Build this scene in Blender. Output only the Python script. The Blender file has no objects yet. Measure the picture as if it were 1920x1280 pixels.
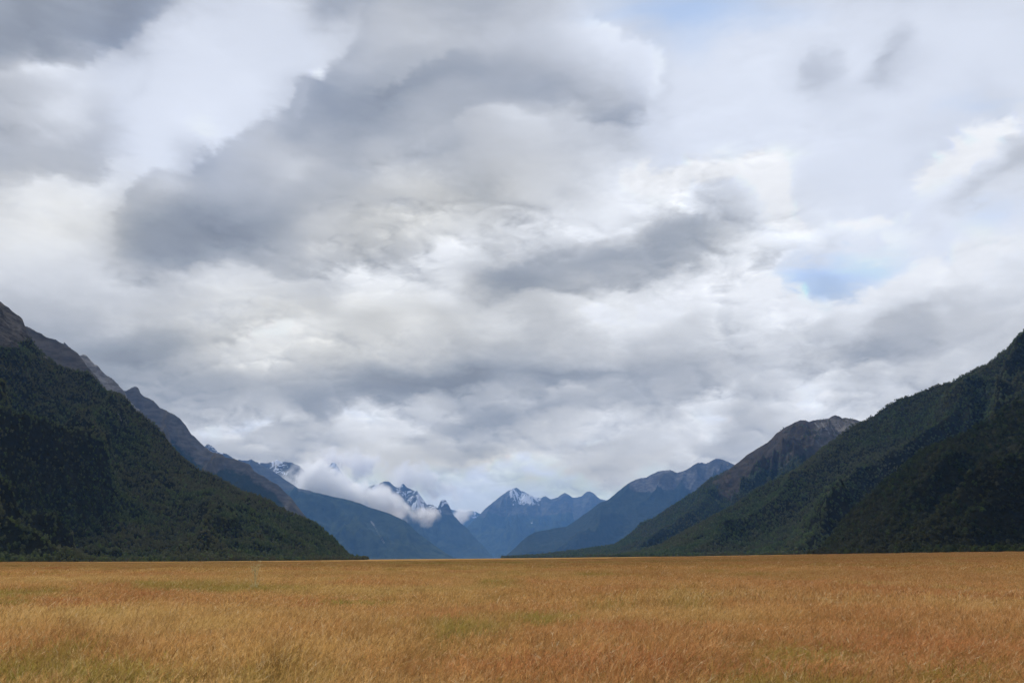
import bpy, math, random
import numpy as np

# ------------------------------------------------------------------ camera, sky, sun, exposure
F = 1536.0                       # focal length in units of 1/1920 of the picture width
PITCH = math.atan((1046.0-640.0)/F)
ROLL = math.radians(0.45)
EYE = np.array([0.0, 0.0, 1.75])
FWD = np.array([0.0, math.cos(PITCH), math.sin(PITCH)])
_r0 = np.array([1.0, 0, 0]); _u0 = np.array([0.0, -math.sin(PITCH), math.cos(PITCH)])
RIGHT = _r0*math.cos(ROLL) - _u0*math.sin(ROLL)
UP = _u0*math.cos(ROLL) + _r0*math.sin(ROLL)

def ray(px, py):                 # direction(s) of a sight line as azimuth (clockwise from +Y) and slope
    px = np.asarray(px, float); py = np.asarray(py, float)
    d = (px-960.0)[..., None]*RIGHT + (640.0-py)[..., None]*UP + F*FWD
    az = np.arctan2(d[..., 0], d[..., 1])
    return az, d[..., 2]/np.hypot(d[..., 0], d[..., 1])

def to_px(az, el):
    d = np.stack([np.sin(az)*np.cos(el), np.cos(az)*np.cos(el), np.sin(el)], -1)
    w = d@FWD
    return 960.0 + F*(d@RIGHT)/w, 640.0 - F*(d@UP)/w

sc = bpy.context.scene
cam_d = bpy.data.cameras.new("camera"); cam = bpy.data.objects.new("camera", cam_d)
sc.collection.objects.link(cam); sc.camera = cam
from mathutils import Matrix, Vector
M = Matrix.Identity(4)
for i in range(3):
    M[i][0] = RIGHT[i]; M[i][1] = UP[i]; M[i][2] = -FWD[i]; M[i][3] = EYE[i]
cam.matrix_world = M
cam_d.sensor_width = 36.0; cam_d.lens = 36.0*F/1920.0
cam_d.clip_start = 0.1; cam_d.clip_end = 200000.0

sc.view_settings.view_transform = 'Standard'; sc.view_settings.look = 'None'
sc.view_settings.exposure = 0.0; sc.view_settings.gamma = 1.0
sc.render.engine = 'CYCLES'
cy = sc.cycles
cy.use_denoising = True
try: cy.denoising_prefilter = 'ACCURATE'; cy.denoising_input_passes = 'RGB_ALBEDO_NORMAL'
except Exception: pass
try: cy.denoiser = 'OPENIMAGEDENOISE'
except Exception: pass
cy.use_adaptive_sampling = True; cy.adaptive_threshold = 0.01
cy.max_bounces = 6; cy.diffuse_bounces = 2; cy.glossy_bounces = 1; cy.transmission_bounces = 2
cy.volume_bounces = 8; cy.transparent_max_bounces = 16
cy.volume_step_rate = 1.0; cy.volume_max_steps = 128
cy.sample_clamp_indirect = 4.0

SUN_AZ, SUN_EL = math.radians(-38.0), math.radians(52.0)     # front left, high
sd = bpy.data.lights.new("sun", 'SUN'); sun = bpy.data.objects.new("sun", sd)
sc.collection.objects.link(sun)
sd.energy = 4.6; sd.angle = math.radians(0.6); sd.color = (1.0, 0.95, 0.87)
_s = Vector((math.sin(SUN_AZ)*math.cos(SUN_EL), math.cos(SUN_AZ)*math.cos(SUN_EL), math.sin(SUN_EL)))
sun.rotation_euler = _s.to_track_quat('Z', 'Y').to_euler()
sun.location = (0, 0, 300)

# ------------------------------------------------------------------ node helpers
class NT:
    def __init__(s, tree): s.t = tree; s.n = tree.nodes; s.l = tree.links
    def add(s, kind, **kw):
        n = s.n.new(kind)
        for k, v in kw.items(): setattr(n, k, v)
        return n
    def put(s, sock, v):
        if v is None: return
        if hasattr(v, 'links') or isinstance(v, bpy.types.NodeSocket): s.l.new(v, sock)
        else:
            if hasattr(sock.default_value, '__len__') and not hasattr(v, '__len__'): v = (v,)*len(sock.default_value)
            if hasattr(v, '__len__') and len(v) == 3 and len(sock.default_value) == 4: v = (*v, 1)
            sock.default_value = v
    def m(s, op, a, b=None, c=None, clamp=False):
        n = s.add('ShaderNodeMath', operation=op, use_clamp=clamp)
        s.put(n.inputs[0], a); s.put(n.inputs[1], b); s.put(n.inputs[2], c)
        return n.outputs[0]
    def v(s, op, a, b=None, scale=None):
        n = s.add('ShaderNodeVectorMath', operation=op)
        s.put(n.inputs[0], a)
        if b is not None: s.put(n.inputs[1], b)
        if scale is not None: s.put(n.inputs['Scale'], scale)
        return n.outputs['Value'] if op in ('LENGTH', 'DOT_PRODUCT') else n.outputs[0]
    def comb(s, x, y, z):
        n = s.add('ShaderNodeCombineXYZ'); s.put(n.inputs[0], x); s.put(n.inputs[1], y); s.put(n.inputs[2], z); return n.outputs[0]
    def sep(s, a):
        n = s.add('ShaderNodeSeparateXYZ'); s.put(n.inputs[0], a); return n.outputs
    def noise(s, vec, scale, detail=4, rough=0.5, dist=0.0, lac=2.0, col=False):
        n = s.add('ShaderNodeTexNoise'); s.put(n.inputs['Vector'], vec)
        n.inputs['Scale'].default_value = scale; n.inputs['Detail'].default_value = detail
        n.inputs['Roughness'].default_value = rough; n.inputs['Distortion'].default_value = dist
        n.inputs['Lacunarity'].default_value = lac
        return n.outputs['Color'] if col else n.outputs['Fac']
    def rng(s, v, a, b, c=0.0, d=1.0, smooth=True):
        n = s.add('ShaderNodeMapRange'); n.interpolation_type = 'SMOOTHSTEP' if smooth else 'LINEAR'
        s.put(n.inputs[0], v); n.inputs[1].default_value = a; n.inputs[2].default_value = b
        n.inputs[3].default_value = c; n.inputs[4].default_value = d
        return n.outputs[0]
    def mix(s, f, a, b, blend='MIX'):
        n = s.add('ShaderNodeMix', data_type='RGBA', blend_type=blend)
        s.put(n.inputs[0], f); s.put(n.inputs[6], a); s.put(n.inputs[7], b)
        return n.outputs[2]
    def attr(s, name, kind='GEOMETRY'):
        return s.add('ShaderNodeAttribute', attribute_name=name, attribute_type=kind)

def lin(c):
    c = np.asarray(c, float)/255.0
    return np.where(c <= 0.04045, c/12.92, ((c+0.055)/1.055)**2.4)

# ------------------------------------------------------------------ sky: high veil, blue gaps and cloud banks over the valley
# brightness of the cloud cover every 60 units across and down
SKY = """
150 150 155 155 147 165 205 212 215 212 172 172 182 180 182 180 190 197 215 220 212 211 209 211 214 220 222 219 216 220 222 222 222
152 158 158 160 164 208 222 222 222 220 214 198 198 198 193 197 198 205 220 228 217 216 220 224 226 228 228 228 226 228 228 228 226
190 200 205 210 215 220 225 226 225 220 214 190 182 180 178 182 188 200 210 222 226 228 228 230 232 224 220 225 214 222 228 228 228
187 195 208 215 222 226 228 228 226 200 168 170 171 178 182 182 178 182 193 200 213 228 230 232 232 228 221 226 228 228 226 220 224
188 198 210 205 222 228 230 228 205 182 178 176 180 190 187 198 208 208 203 186 205 228 232 232 232 232 230 228 226 222 225 232 220
180 188 190 193 222 222 195 198 203 208 195 182 192 185 190 200 205 208 213 224 230 234 242 246 240 230 228 228 228 226 232 238 210
198 215 222 222 203 205 190 185 182 182 182 185 195 200 190 182 200 205 212 228 242 238 212 226 246 232 228 228 228 232 222 225 225
226 231 232 222 180 163 156 152 158 170 192 192 202 212 215 215 212 215 225 226 210 185 178 200 226 238 236 236 232 228 232 232 228
225 228 222 200 170 163 163 173 180 185 198 200 198 207 226 200 188 183 178 174 177 182 195 225 229 225 220 232 230 230 232 235 232
200 205 208 215 205 195 205 215 212 200 197 222 226 217 222 187 170 174 193 205 213 232 238 240 240 228 215 230 240 238 235 228 215
176 176 178 182 188 190 200 205 210 208 205 206 203 207 203 206 210 197 210 228 226 216 212 218 225 220 215 218 200 190 195 200 200
165 165 163 157 157 165 185 202 217 216 205 200 200 196 190 183 177 182 192 193 188 193 195 208 210 203 193 180 185 190 203 200 196
165 165 163 160 160 163 165 168 175 177 168 162 152 147 151 150 172 157 158 163 166 180 184 192 196 214 202 200 204 200 200 200 200
165 165 165 165 165 170 190 204 206 184 165 203 213 200 188 173 174 188 196 201 201 206 216 200 205 216 220 206 200 200 200 200 200
170 170 170 170 170 175 185 180 178 180 186 196 200 190 180 180 201 201 200 204 200 194 188 185 194 200 200 200 200 200 200 200 200
185 185 185 185 185 185 185 188 190 202 208 200 195 200 213 211 205 205 200 190 195 202 200 195 195 200 200 200 200 200 200 200 200
190 190 190 190 190 190 190 190 195 203 205 203 203 203 207 207 205 205 200 196 200 202 200 200 200 200 200 200 200 200 200 200 200
"""
G = np.array([[float(v) for v in r.split()] for r in SKY.strip().splitlines()])
assert G.shape == (17, 33)
# smaller forms: x, y, half width, half height, tilt in degrees, change
FORMS = [(1420,320,50,30,-20,9),(1250,330,70,20,-10,7),(1800,320,60,30,-30,6),(1870,480,60,30,0,6),(1400,540,60,25,0,6),(700,235,140,50,-20,-11),(900,285,130,45,0,-8),(1000,140,120,40,10,-6),(480,330,120,40,-25,-6),(590,143,16,9,-10,38),(1400,305,90,22,-12,16),(1455,350,22,45,0,10),(1345,345,45,14,-15,-22),(1300,375,60,14,-25,14),
 (1535,140,26,34,30,-16),(1655,115,50,14,-38,-14),(1690,75,30,10,-40,-8),(1600,105,25,18,0,6),(1880,320,60,14,-32,-24),(1790,300,60,14,-32,12),
 (1815,365,40,14,-35,-10),(1905,230,25,10,-30,10),(870,455,40,12,-12,18),(870,520,25,30,30,12),(395,425,70,26,-8,-12),(285,440,60,24,0,-8),
 (1140,222,60,12,0,-10),(1040,170,60,14,10,-8),(760,170,150,18,-20,-12),(700,110,70,12,-25,6),(830,400,40,22,0,14),(905,385,45,20,0,-12),
 (945,228,40,14,10,12),(1180,330,22,14,-30,12),(1250,370,60,30,-30,8),(1165,445,35,8,-30,14),(1130,500,110,20,-12,-8),(1260,440,110,16,-18,-10),
 (960,520,60,22,8,-10),(1130,600,45,20,10,14),(1115,560,50,18,0,12),(1250,565,50,26,-20,12),(1000,560,60,12,0,8),(790,630,30,22,30,12),
 (560,610,60,24,-10,14),(470,640,80,24,-10,6),(230,655,100,22,0,-8),(880,700,130,14,-4,-12),(1080,695,130,10,-2,-14),(1260,680,70,14,-8,-6),
 (1010,735,80,8,-6,18),(1090,735,50,10,-12,14),(880,740,70,7,2,16),(830,745,40,8,0,12),(690,770,70,14,-8,16),(650,775,20,10,0,12),(800,760,16,14,0,14),
 (920,790,110,14,-10,-16),(840,775,60,12,0,6),(730,820,60,12,-15,8),(480,790,26,12,-10,20),(545,785,22,10,20,22),(520,800,30,10,0,-18),(555,800,18,12,0,-10),
 (440,820,50,12,10,16),(390,815,24,20,50,14),(420,760,90,16,-15,-10),(570,770,50,26,10,-8),(640,740,90,16,-10,-6),(460,745,30,10,-30,6),
 (910,850,60,14,-10,-14),(980,855,30,8,0,16),(960,880,70,12,-6,10),(1110,890,70,14,0,-12),(1140,780,50,14,-20,10),(1250,860,50,14,-20,8),
 (1560,705,40,12,-20,18),(1540,735,40,16,10,14),(1575,735,20,18,0,-12),(1600,755,60,8,-10,8),(1670,705,18,8,0,18),(1760,600,40,8,0,16),(1780,590,18,18,0,6),
 (1345,740,50,10,-35,16),(1390,775,25,22,-60,-8),(1330,790,20,50,15,10),(1440,800,60,40,0,-8),(1640,650,60,14,-10,-12),(1520,690,40,12,-25,8),
 (1720,500,50,14,-25,8),(1840,520,60,10,-20,6),(1600,562,90,9,-8,10),(1490,545,30,12,20,10),(1350,520,60,20,-20,6),(1700,560,60,18,-25,-6),
 (1600,415,30,14,0,8),(1660,420,30,14,0,8),(1560,455,30,8,-40,-8),(1700,470,40,16,-10,6),(1745,270,50,10,-30,6),(1830,270,50,12,-20,-6),
 (240,100,60,30,-20,-10),(60,120,50,10,-10,14),(110,130,24,14,0,10),(150,170,20,14,0,8),(190,240,30,50,-30,-6),(120,225,40,30,10,10),(60,330,70,14,0,-10),
 (150,345,30,16,-20,-6),(260,170,40,8,-55,-6),(380,230,30,16,20,6),(300,350,40,16,-10,6),(240,370,30,12,10,-6),(120,430,24,22,0,-8),(500,240,30,20,0,8),
 (560,320,50,14,-20,10),(610,400,40,12,-20,8),(740,350,26,18,20,12),(810,290,40,12,0,-8),(560,200,10,26,20,10),(690,330,60,12,-40,-6)]
CW, CH, CS = 385, 209, 5.0                             # canvas step of 5
gx = np.arange(CW)*CS; gy = np.arange(CH)*CS
def cubic_up(a, n_out, step_in, step_out, axis):     # smooth resampling along an axis
    a = np.moveaxis(a, axis, 0); p = np.arange(n_out)*step_out/step_in
    i = np.clip(np.floor(p).astype(int), 0, a.shape[0]-1); t = (p-i)[:, None]
    g = lambda k: a[np.clip(i+k, 0, a.shape[0]-1)]
    p0, p1, p2, p3 = g(-1), g(0), g(1), g(2)
    o = p1+0.5*t*(p2-p0+t*(2*p0-5*p1+4*p2-p3+t*(3*(p1-p2)+p3-p0)))
    return np.moveaxis(o, 0, axis)
Lm = cubic_up(cubic_up(G, CH, 60., CS, 0), CW, 60., CS, 1)
X, Y = np.meshgrid(gx, gy)
def form(x, y, a, b, rot):
    r = math.radians(-rot); c, s = math.cos(r), math.sin(r)
    dx, dy = X-x, Y-y
    u = (dx*c-dy*s)/a; v = (dx*s+dy*c)/b
    return np.exp(-0.75*(u*u+v*v))
for x, y, a, b, rot, d in FORMS: Lm = Lm + d*form(x, y, a, b, rot)
fr = np.random.RandomState(21)       # small heaps low over the valley, larger ones above, each lit on top and grey beneath
for _ in range(85):
    x, y = fr.uniform(330, 1560), fr.uniform(748, 955); a, b = fr.uniform(14, 36), fr.uniform(6, 11); k_ = fr.uniform(7, 15)
    Lm = Lm+k_*form(x, y, a, b, fr.uniform(-5, 18))-0.75*k_*form(x+4, y+b*1.9, a*1.1, b, 8)
for _ in range(60):
    x, y = fr.uniform(0, 1900), fr.uniform(400, 740); a, b = fr.uniform(26, 60), fr.uniform(11, 20); k_ = fr.uniform(4, 9)
    Lm = Lm+k_*form(x, y, a, b, fr.uniform(0, 25))-0.8*k_*form(x+6, y+b*1.8, a*1.1, b, 10)
# rims where one bank ends against the next: points, change and width below the rim, change and width above it
RIMS = [
 ([1150,330,1165,315,1195,305,1215,315,1260,310,1300,290,1340,287,1370,298,1400,285,1425,278,1450,295,1465,325,1462,350,1490,385,1520,410,1548,440], 16,34,-9,30),
 ([850,470,880,452,905,460,940,490], 14,20,-10,25),
 ([1330,500,1370,490,1400,500,1430,520,1455,520,1470,540,1510,528,1530,560,1550,550,1590,558,1625,545,1680,515,1720,495,1760,480,1800,460,1920,440], 16,26,-9,20),
 ([205,490,212,400,240,340,300,312,350,320,390,275,440,250,480,215,540,190,560,150,600,150,640,105,665,60,680,0], -18,30,7,20),
 ([225,520,330,512,420,500,470,492,540,520,620,502,700,482,800,480,860,452], 16,22,-10,26),
 ([860,540,900,557,960,562,1020,552,1090,548,1160,530,1240,505,1330,470,1380,440], 15,22,-11,28),
 ([870,530,960,490,1050,450,1130,432,1180,425,1250,400,1310,388,1350,395], -12,24,12,24),
 ([1060,222,1130,240,1160,242,1200,235,1235,208], 13,22,-13,26),
 ([0,345,60,362,110,340,150,357,190,330,218,275], 18,26,-9,30),
 ([0,95,60,100,110,112,160,117,200,102,240,72,300,30,345,-5], 16,26,-11,30),
 ([640,765,700,745,740,757,800,732,840,722,900,724,950,732,1000,735,1080,720,1150,705,1250,698], 16,16,-10,20),
 ([370,830,395,795,430,800,450,788,480,770,520,792,560,770,585,790,600,800,640,772,650,765,700,752], 18,16,-10,16),
 ([640,872,700,850,760,835,850,812,940,800], 11,16,-10,16),
 ([840,900,900,885,940,870,985,855,1030,870,1100,860], 12,16,-10,14),
 ([940,800,1010,775,1080,762,1160,770,1250,755], 9,16,-9,14), ([1100,905,1180,885,1260,880,1300,858], 10,14,-8,14),
 ([1715,375,1735,300,1760,280,1790,250,1830,230,1880,215,1930,215], 20,28,-8,20),
 ([1560,425,1590,395,1620,410,1660,390,1700,410,1730,385], 9,18,-7,14), ([1600,470,1650,455,1700,430,1780,440], 7,16,-6,12),
 ([1790,330,1840,300,1880,260,1925,235], -14,20,8,14),
 ([1090,-5,1120,30,1150,55,1175,75,1230,90,1255,120,1242,180,1218,220], 11,26,-7,20),
 ([1740,592,1765,570,1775,590,1800,595], 12,10,-5,8),
 ([1480,722,1530,690,1570,680,1600,692,1640,665,1690,690], 14,18,-9,18), ([1270,752,1330,725,1372,718], 15,16,-8,16),
 ([1180,562,1220,560,1260,530,1300,510,1345,498], 16,24,-6,20), ([1065,605,1100,570,1135,563,1160,590], 11,20,-6,16),
 ([640,512,700,500,770,480,850,457], 12,20,-5,18), ([1500,150,1510,110,1545,80,1590,72], -14,26,2,8), ([1620,135,1660,100,1700,70,1740,62], -11,18,2,8),
 ([180,668,260,690,340,672,420,640,520,600,640,585], 8,24,-8,26), ([1270,640,1400,640,1500,600,1600,590], -8,24,6,18), ([1560,650,1660,600,1760,560,1900,530], -10,30,7,20),
 ([700,400,740,385,780,400,830,395,870,370], 6,18,-8,18), ([830,245,870,215,930,210,990,225,1040,245], 6,20,-8,18), ([700,180,760,150,840,90,900,75], -9,26,7,14),
]
for pts, a_in, w_in, a_out, w_out in RIMS:
    P = np.array(pts, float).reshape(-1, 2); best = np.full(X.shape, 1e9); sgn = np.zeros(X.shape); fade = np.ones(X.shape)
    tot = len(P)-1
    for k in range(tot):
        A, B = P[k], P[k+1]; Ld = B-A; ln = math.hypot(*Ld); q = ((X-A[0])*Ld[0]+(Y-A[1])*Ld[1])/(ln*ln); qc = np.clip(q, 0, 1)
        dd = np.hypot(X-A[0]-qc*Ld[0], Y-A[1]-qc*Ld[1]); side_ = (Ld[0]*(Y-A[1])-Ld[1]*(X-A[0]))/ln
        m_ = dd < best-1e-6; best = np.where(m_, dd, best); sgn = np.where(m_, side_, sgn)
        along = (k+qc)/tot; fade = np.where(m_, np.clip(np.minimum(along, 1-along)*7, 0, 1), fade)
    s_ = np.tanh(sgn/3.5)
    Lm = Lm+fade*np.where(s_ > 0, 1.35*a_in*np.exp(-best/w_in), 1.35*a_out*np.exp(-best/w_out))*np.abs(s_)
veil = 0
for x, y, a, b, rot in [(400,120,190,110,-10),(330,220,120,90,0),(1560,80,420,120,0),(1500,250,260,110,10),(1560,390,190,80,0),(1250,200,70,120,-20),
                        (1740,220,120,60,-20),(1840,430,110,30,-30),(1560,470,110,40,0),(1330,40,160,50,0)]:
    veil = np.maximum(veil, form(x, y, a*1.25, b*1.25, rot))
veil = np.clip(veil*1.5, 0, 1)
gap = np.clip(1.25*form(1565, 522, 62, 30, -8)+0.5*form(1500,505,45,26,0)+0.55*form(1640,490,60,20,-10)+0.55*form(1250,18,140,34,0)+0.28*form(1400,30,150,30,0)+0.08*form(520,90,90,110,-20)
              + 0.3*form(1850,400,60,30,-20)+0.3*form(1850,190,90,16,0)+0.35*form(1290,80,60,50,0)+0.25*form(1820,260,25,14,0), 0, 1)
gap = np.clip(gap*1.45-0.14, 0, 1)
warm = np.clip(form(100,420,160,60,0)+form(780,400,200,60,-10)+0.7*form(700,620,500,80,-5)+0.7*form(560,610,200,60,0)+0.8*form(1400,430,150,60,0)+form(820,900,300,50,0), 0, 1)
dark = np.clip((192-Lm)/38, 0, 1); warm = warm*(1-gap)
Rm = Lm - 4 - 3*veil - 26*gap + 3*warm - 4*dark
Gm = Lm - 0 - 11*gap
Bm = Lm + 7 + 7*veil + 9*gap - 8*warm + 6*dark
RC = lin(np.clip(np.stack([Rm, Gm, Bm], -1), 0, 255))

BANDS, PER = 8, 9
NR, NC = BANDS*PER+1, 170
AZ0, AZ1 = math.radians(-36), math.radians(36)
EL0, EL1 = math.radians(-2), math.radians(40)
azs = np.linspace(AZ0, AZ1, NC); els = np.linspace(EL0, EL1, NR)
def canvas(az, el):
    px, py = to_px(az, el)
    fx = np.clip(px/CS, 0, CW-1.001); fy = np.clip(py/CS, 0, CH-1.001)
    ix = fx.astype(int); iy = fy.astype(int); tx = (fx-ix)[..., None]; ty = (fy-iy)[..., None]
    return (RC[iy, ix]*(1-tx)+RC[iy, ix+1]*tx)*(1-ty)+(RC[iy+1, ix]*(1-tx)+RC[iy+1, ix+1]*tx)*ty
AZg, ELg = np.meshgrid(azs, els)
rowcol = canvas(AZg, ELg)
# the clouds are seen through the valley air: allow for what it takes away and adds
AIR = 2.1e-5; AIR_TOP = 3200.0; AIR_FAR = 43000.0; AIR_GLOW = np.array([0.095, 0.226, 0.475])
_L = np.minimum(AIR_TOP/np.maximum(1e-3, np.sin(np.maximum(ELg, 1e-3))), np.minimum(AIR_FAR/np.cos(AZg), 17000/np.maximum(1e-3, np.abs(np.sin(AZg))))/np.cos(ELg))
_T = np.exp(-AIR*_L)[..., None]
rowcol = (rowcol-AIR_GLOW*(1-_T))/_T

w = bpy.data.worlds.new("World"); sc.world = w; w.use_nodes = True
w.node_tree.nodes.clear(); N = NT(w.node_tree)
d = N.add('ShaderNodeTexCoord').outputs['Generated']
x, y, z = N.sep(d)
# cloud coordinates: forms flatten a little towards the horizon
zz = N.m('MAXIMUM', z, 0.0)
inv = N.m('DIVIDE', 1.0, N.m('ADD', N.m('MULTIPLY', zz, 0.9), 0.62))
deck = N.comb(N.m('MULTIPLY', x, inv), N.m('MULTIPLY', y, inv), N.m('MULTIPLY', z, 1.8))
w1 = N.noise(deck, 3.2, 2, 0.5, 0.0, col=True)
w2 = N.noise(deck, 11.0, 8, 0.62, 0.0, col=True)
w1c = N.v('SUBTRACT', w1, (0.5,)*3); w2c = N.v('SUBTRACT', w2, (0.5,)*3)
def ridge(vec, scale, detail, rough=0.55, off=0.9, gain=1.6):
    n = N.add('ShaderNodeTexNoise', noise_type='RIDGED_MULTIFRACTAL', normalize=False); N.put(n.inputs['Vector'], vec)
    n.inputs['Scale'].default_value = scale; n.inputs['Detail'].default_value = detail
    n.inputs['Roughness'].default_value = rough; n.inputs['Offset'].default_value = off; n.inputs['Gain'].default_value = gain
    return n.outputs['Fac']
wd = N.v('ADD', deck, N.v('SCALE', w2c, scale=0.04))
p1 = ridge(wd, 6.2, 6.0, 0.60); p2 = ridge(N.v('ADD', wd, (0.005, 0.0, 0.013)), 6.2, 6.0, 0.60)
warp = N.v('ADD', N.v('SCALE', w1c, scale=0.030), N.v('SCALE', w2c, scale=0.062))
wx, wy, _ = N.sep(warp)
wy = N.m('ADD', wy, N.m('MULTIPLY', N.m('SUBTRACT', p1, 0.8), 0.012))
az = N.m('ADD', N.m('ARCTAN2', x, y), wx)
wscale = N.rng(z, 0.0, 0.30, 0.36, 0.80)
el = N.m('ADD', N.m('ARCSINE', z), N.m('MULTIPLY', wy, wscale))
u = N.rng(az, AZ0, AZ1, 0, 1, smooth=False)
vrow = N.rng(el, EL0, EL1, 0, NR-1, smooth=False)
uc = N.comb(u, u, u)
azabs = N.m('ABSOLUTE', N.m('ARCTAN2', x, y))
side = N.m('MAXIMUM', N.rng(azabs, math.radians(34), math.radians(42)), N.rng(z, math.sin(math.radians(37)), math.sin(math.radians(44))))
gen = N.mix(N.rng(N.noise(deck, 1.5, 6, 0.55, 0.4), 0.35, 0.65), tuple(lin((160,166,178))), tuple(lin((226,230,238))))   # beyond the part seen here
rel = N.m('SUBTRACT', p2, p1)
body = N.m('ADD', N.m('SUBTRACT', N.noise(deck, 5.0, 8, 0.62, 0.0), 0.5), N.m('MULTIPLY', N.m('SUBTRACT', N.noise(N.v('MULTIPLY', wd, (1, 1, 1.8)), 15.0, 5, 0.6), 0.5), N.rng(z, 0.12, 0.5, 0.60, 0.10)))
lumpy0 = N.m('MAXIMUM', N.rng(N.noise(deck, 2.2, 2, 0.5), 0.40, 0.60), N.rng(z, 0.15, 0.32, 0.8, 0.15))
def band(k):
    col = None
    for j in range(k*PER, (k+1)*PER+1):
        n = N.add('ShaderNodeRGBCurve'); mp = n.mapping; mp.use_clip = True
        for ch in range(3):
            c = mp.curves[ch]
            for i in range(NC-2): c.points.new((i+1)/(NC-1), 0.5)
            for i in range(NC):
                c.points[i].location = (i/(NC-1), float(min(1, max(0, rowcol[j, i, ch])))); c.points[i].handle_type = 'AUTO_CLAMPED'
        mp.update(); N.put(n.inputs['Color'], uc)
        col = n.outputs[0] if col is None else N.mix(N.rng(vrow, j-1, j, smooth=False), col, n.outputs[0])
    col = N.mix(side, col, gen)
    # fine cloud structure: billows brighter above, greyer below; it fades in the smooth bright veil
    lum = N.v('DOT_PRODUCT', col, (0.3, 0.5, 0.2))
    lumpy = N.m('MULTIPLY', lumpy0, N.rng(lum, 0.30, 0.60, 0.45, 1.0))
    det = N.m('ADD', N.m('MULTIPLY', body, 0.40), N.m('ADD', N.m('MULTIPLY', N.m('MULTIPLY', rel, lumpy), 0.42), N.m('MULTIPLY', N.m('SUBTRACT', 0.8, p1), N.m('MULTIPLY', lumpy, 0.03))))
    stren = N.rng(N.v('DOT_PRODUCT', col, (-1.0, 0.0, 1.0)), 0.06, 0.14, 1.0, 0.22)
    fac = N.m('ADD', 1.0, N.m('MULTIPLY', det, stren))
    bgc = N.add('ShaderNodeBackground'); N.put(bgc.inputs[0], N.v('MULTIPLY', col, N.comb(fac, fac, fac))); bgc.inputs[1].default_value = 1.0
    return bgc.outputs[0]
def tree(lo, hi):                # pick the band of elevation this direction lies in
    if hi-lo == 1: return band(lo)
    mid = (lo+hi)//2
    n = N.add('ShaderNodeMixShader'); N.put(n.inputs[0], N.m('GREATER_THAN', vrow, mid*PER))
    N.l.new(tree(lo, mid), n.inputs[1]); N.l.new(tree(mid, hi), n.inputs[2]); return n.outputs[0]
sky = N.add('ShaderNodeTexSky', sky_type='NISHITA'); sky.sun_disc = False
sky.sun_elevation = SUN_EL; sky.sun_rotation = SUN_AZ
bgs = N.add('ShaderNodeBackground'); N.put(bgs.inputs[0], sky.outputs[0]); bgs.inputs[1].default_value = 0.10
mx = N.add('ShaderNodeMixShader'); mx.inputs[0].default_value = 0.94
N.l.new(bgs.outputs[0], mx.inputs[1]); N.l.new(tree(0, BANDS), mx.inputs[2])
wo = N.add('ShaderNodeOutputWorld'); N.l.new(mx.outputs[0], wo.inputs[0])
w.cycles.sampling_method = 'MANUAL'; w.cycles.sample_map_resolution = 512
#@@SKYEND
# ------------------------------------------------------------------ numpy noise
def _hash(ix, iy, seed):
    h = (ix.astype(np.int64)*374761393 + iy.astype(np.int64)*668265263 + seed*1274126177) & 0xffffffff
    h = ((h ^ (h >> 13))*1274126177) & 0xffffffff
    return (h ^ (h >> 16)) & 0xffffffff
def gnoise(x, y, seed=0):
    ix = np.floor(x).astype(np.int64); iy = np.floor(y).astype(np.int64)
    fx = x-ix; fy = y-iy
    ux = fx*fx*fx*(fx*(fx*6-15)+10); uy = fy*fy*fy*(fy*(fy*6-15)+10)
    def g(dx, dy):
        a = _hash(ix+dx, iy+dy, seed)*(2*math.pi/4294967296.0)
        return np.cos(a)*(fx-dx)+np.sin(a)*(fy-dy)
    a = g(0, 0)*(1-ux)+g(1, 0)*ux; b = g(0, 1)*(1-ux)+g(1, 1)*ux
    return 1.5*(a*(1-uy)+b*uy)
def fbm(x, y, n=5, seed=0, gain=0.5):
    s = 0; a = 1.0; f = 1.0
    for i in range(n): s = s+a*gnoise(x*f, y*f, seed+i*17); a *= gain; f *= 2.03
    return s
def ridged(x, y, n=5, seed=0, gain=0.5):
    s = 0; a = 1.0; f = 1.0; wgt = 1.0
    for i in range(n):
        r = 1-np.abs(gnoise(x*f, y*f, seed+i*31))*1.6; r = np.clip(r, 0, 1)**2*wgt
        s = s+a*r; wgt = np.clip(r*1.6, 0, 1); a *= gain; f *= 2.07
    return s
def sstep(a, b, v):
    t = np.clip((v-a)/(b-a), 0, 1); return t*t*(3-2*t)

def link(ob): sc.collection.objects.link(ob); return ob
def mesh_from(name, verts, faces, mat=None, smooth=True):
    me = bpy.data.meshes.new(name)
    verts = np.asarray(verts, np.float32); faces = np.asarray(faces, np.int32)
    k = faces.shape[1]
    me.vertices.add(len(verts)); me.vertices.foreach_set('co', verts.ravel())
    me.loops.add(faces.size); me.loops.foreach_set('vertex_index', faces.ravel())
    me.polygons.add(len(faces)); me.polygons.foreach_set('loop_start', np.arange(0, faces.size, k, dtype=np.int32))
    me.update(calc_edges=True)
    if smooth: me.polygons.foreach_set('use_smooth', np.ones(len(faces), bool))
    if mat: me.materials.append(mat)
    return me
def grid_faces(nr, ncol):
    i = np.arange(nr-1)[:, None]*ncol+np.arange(ncol-1)[None, :]
    return np.stack([i, i+1, i+ncol+1, i+ncol], -1).reshape(-1, 4)
def set_attr(me, name, vals, typ='FLOAT', dom='POINT'):
    a = me.attributes.new(name, typ, dom)
    a.data.foreach_set('value' if typ == 'FLOAT' else 'color' if typ == 'FLOAT_COLOR' else 'vector', np.asarray(vals, np.float32).ravel())
def new_mat(name):
    m = bpy.data.materials.new(name); m.use_nodes = True; m.node_tree.nodes.clear(); return m, NT(m.node_tree)
def out_surface(N, sh):
    o = N.add('ShaderNodeOutputMaterial'); N.l.new(sh, o.inputs['Surface'])

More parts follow.
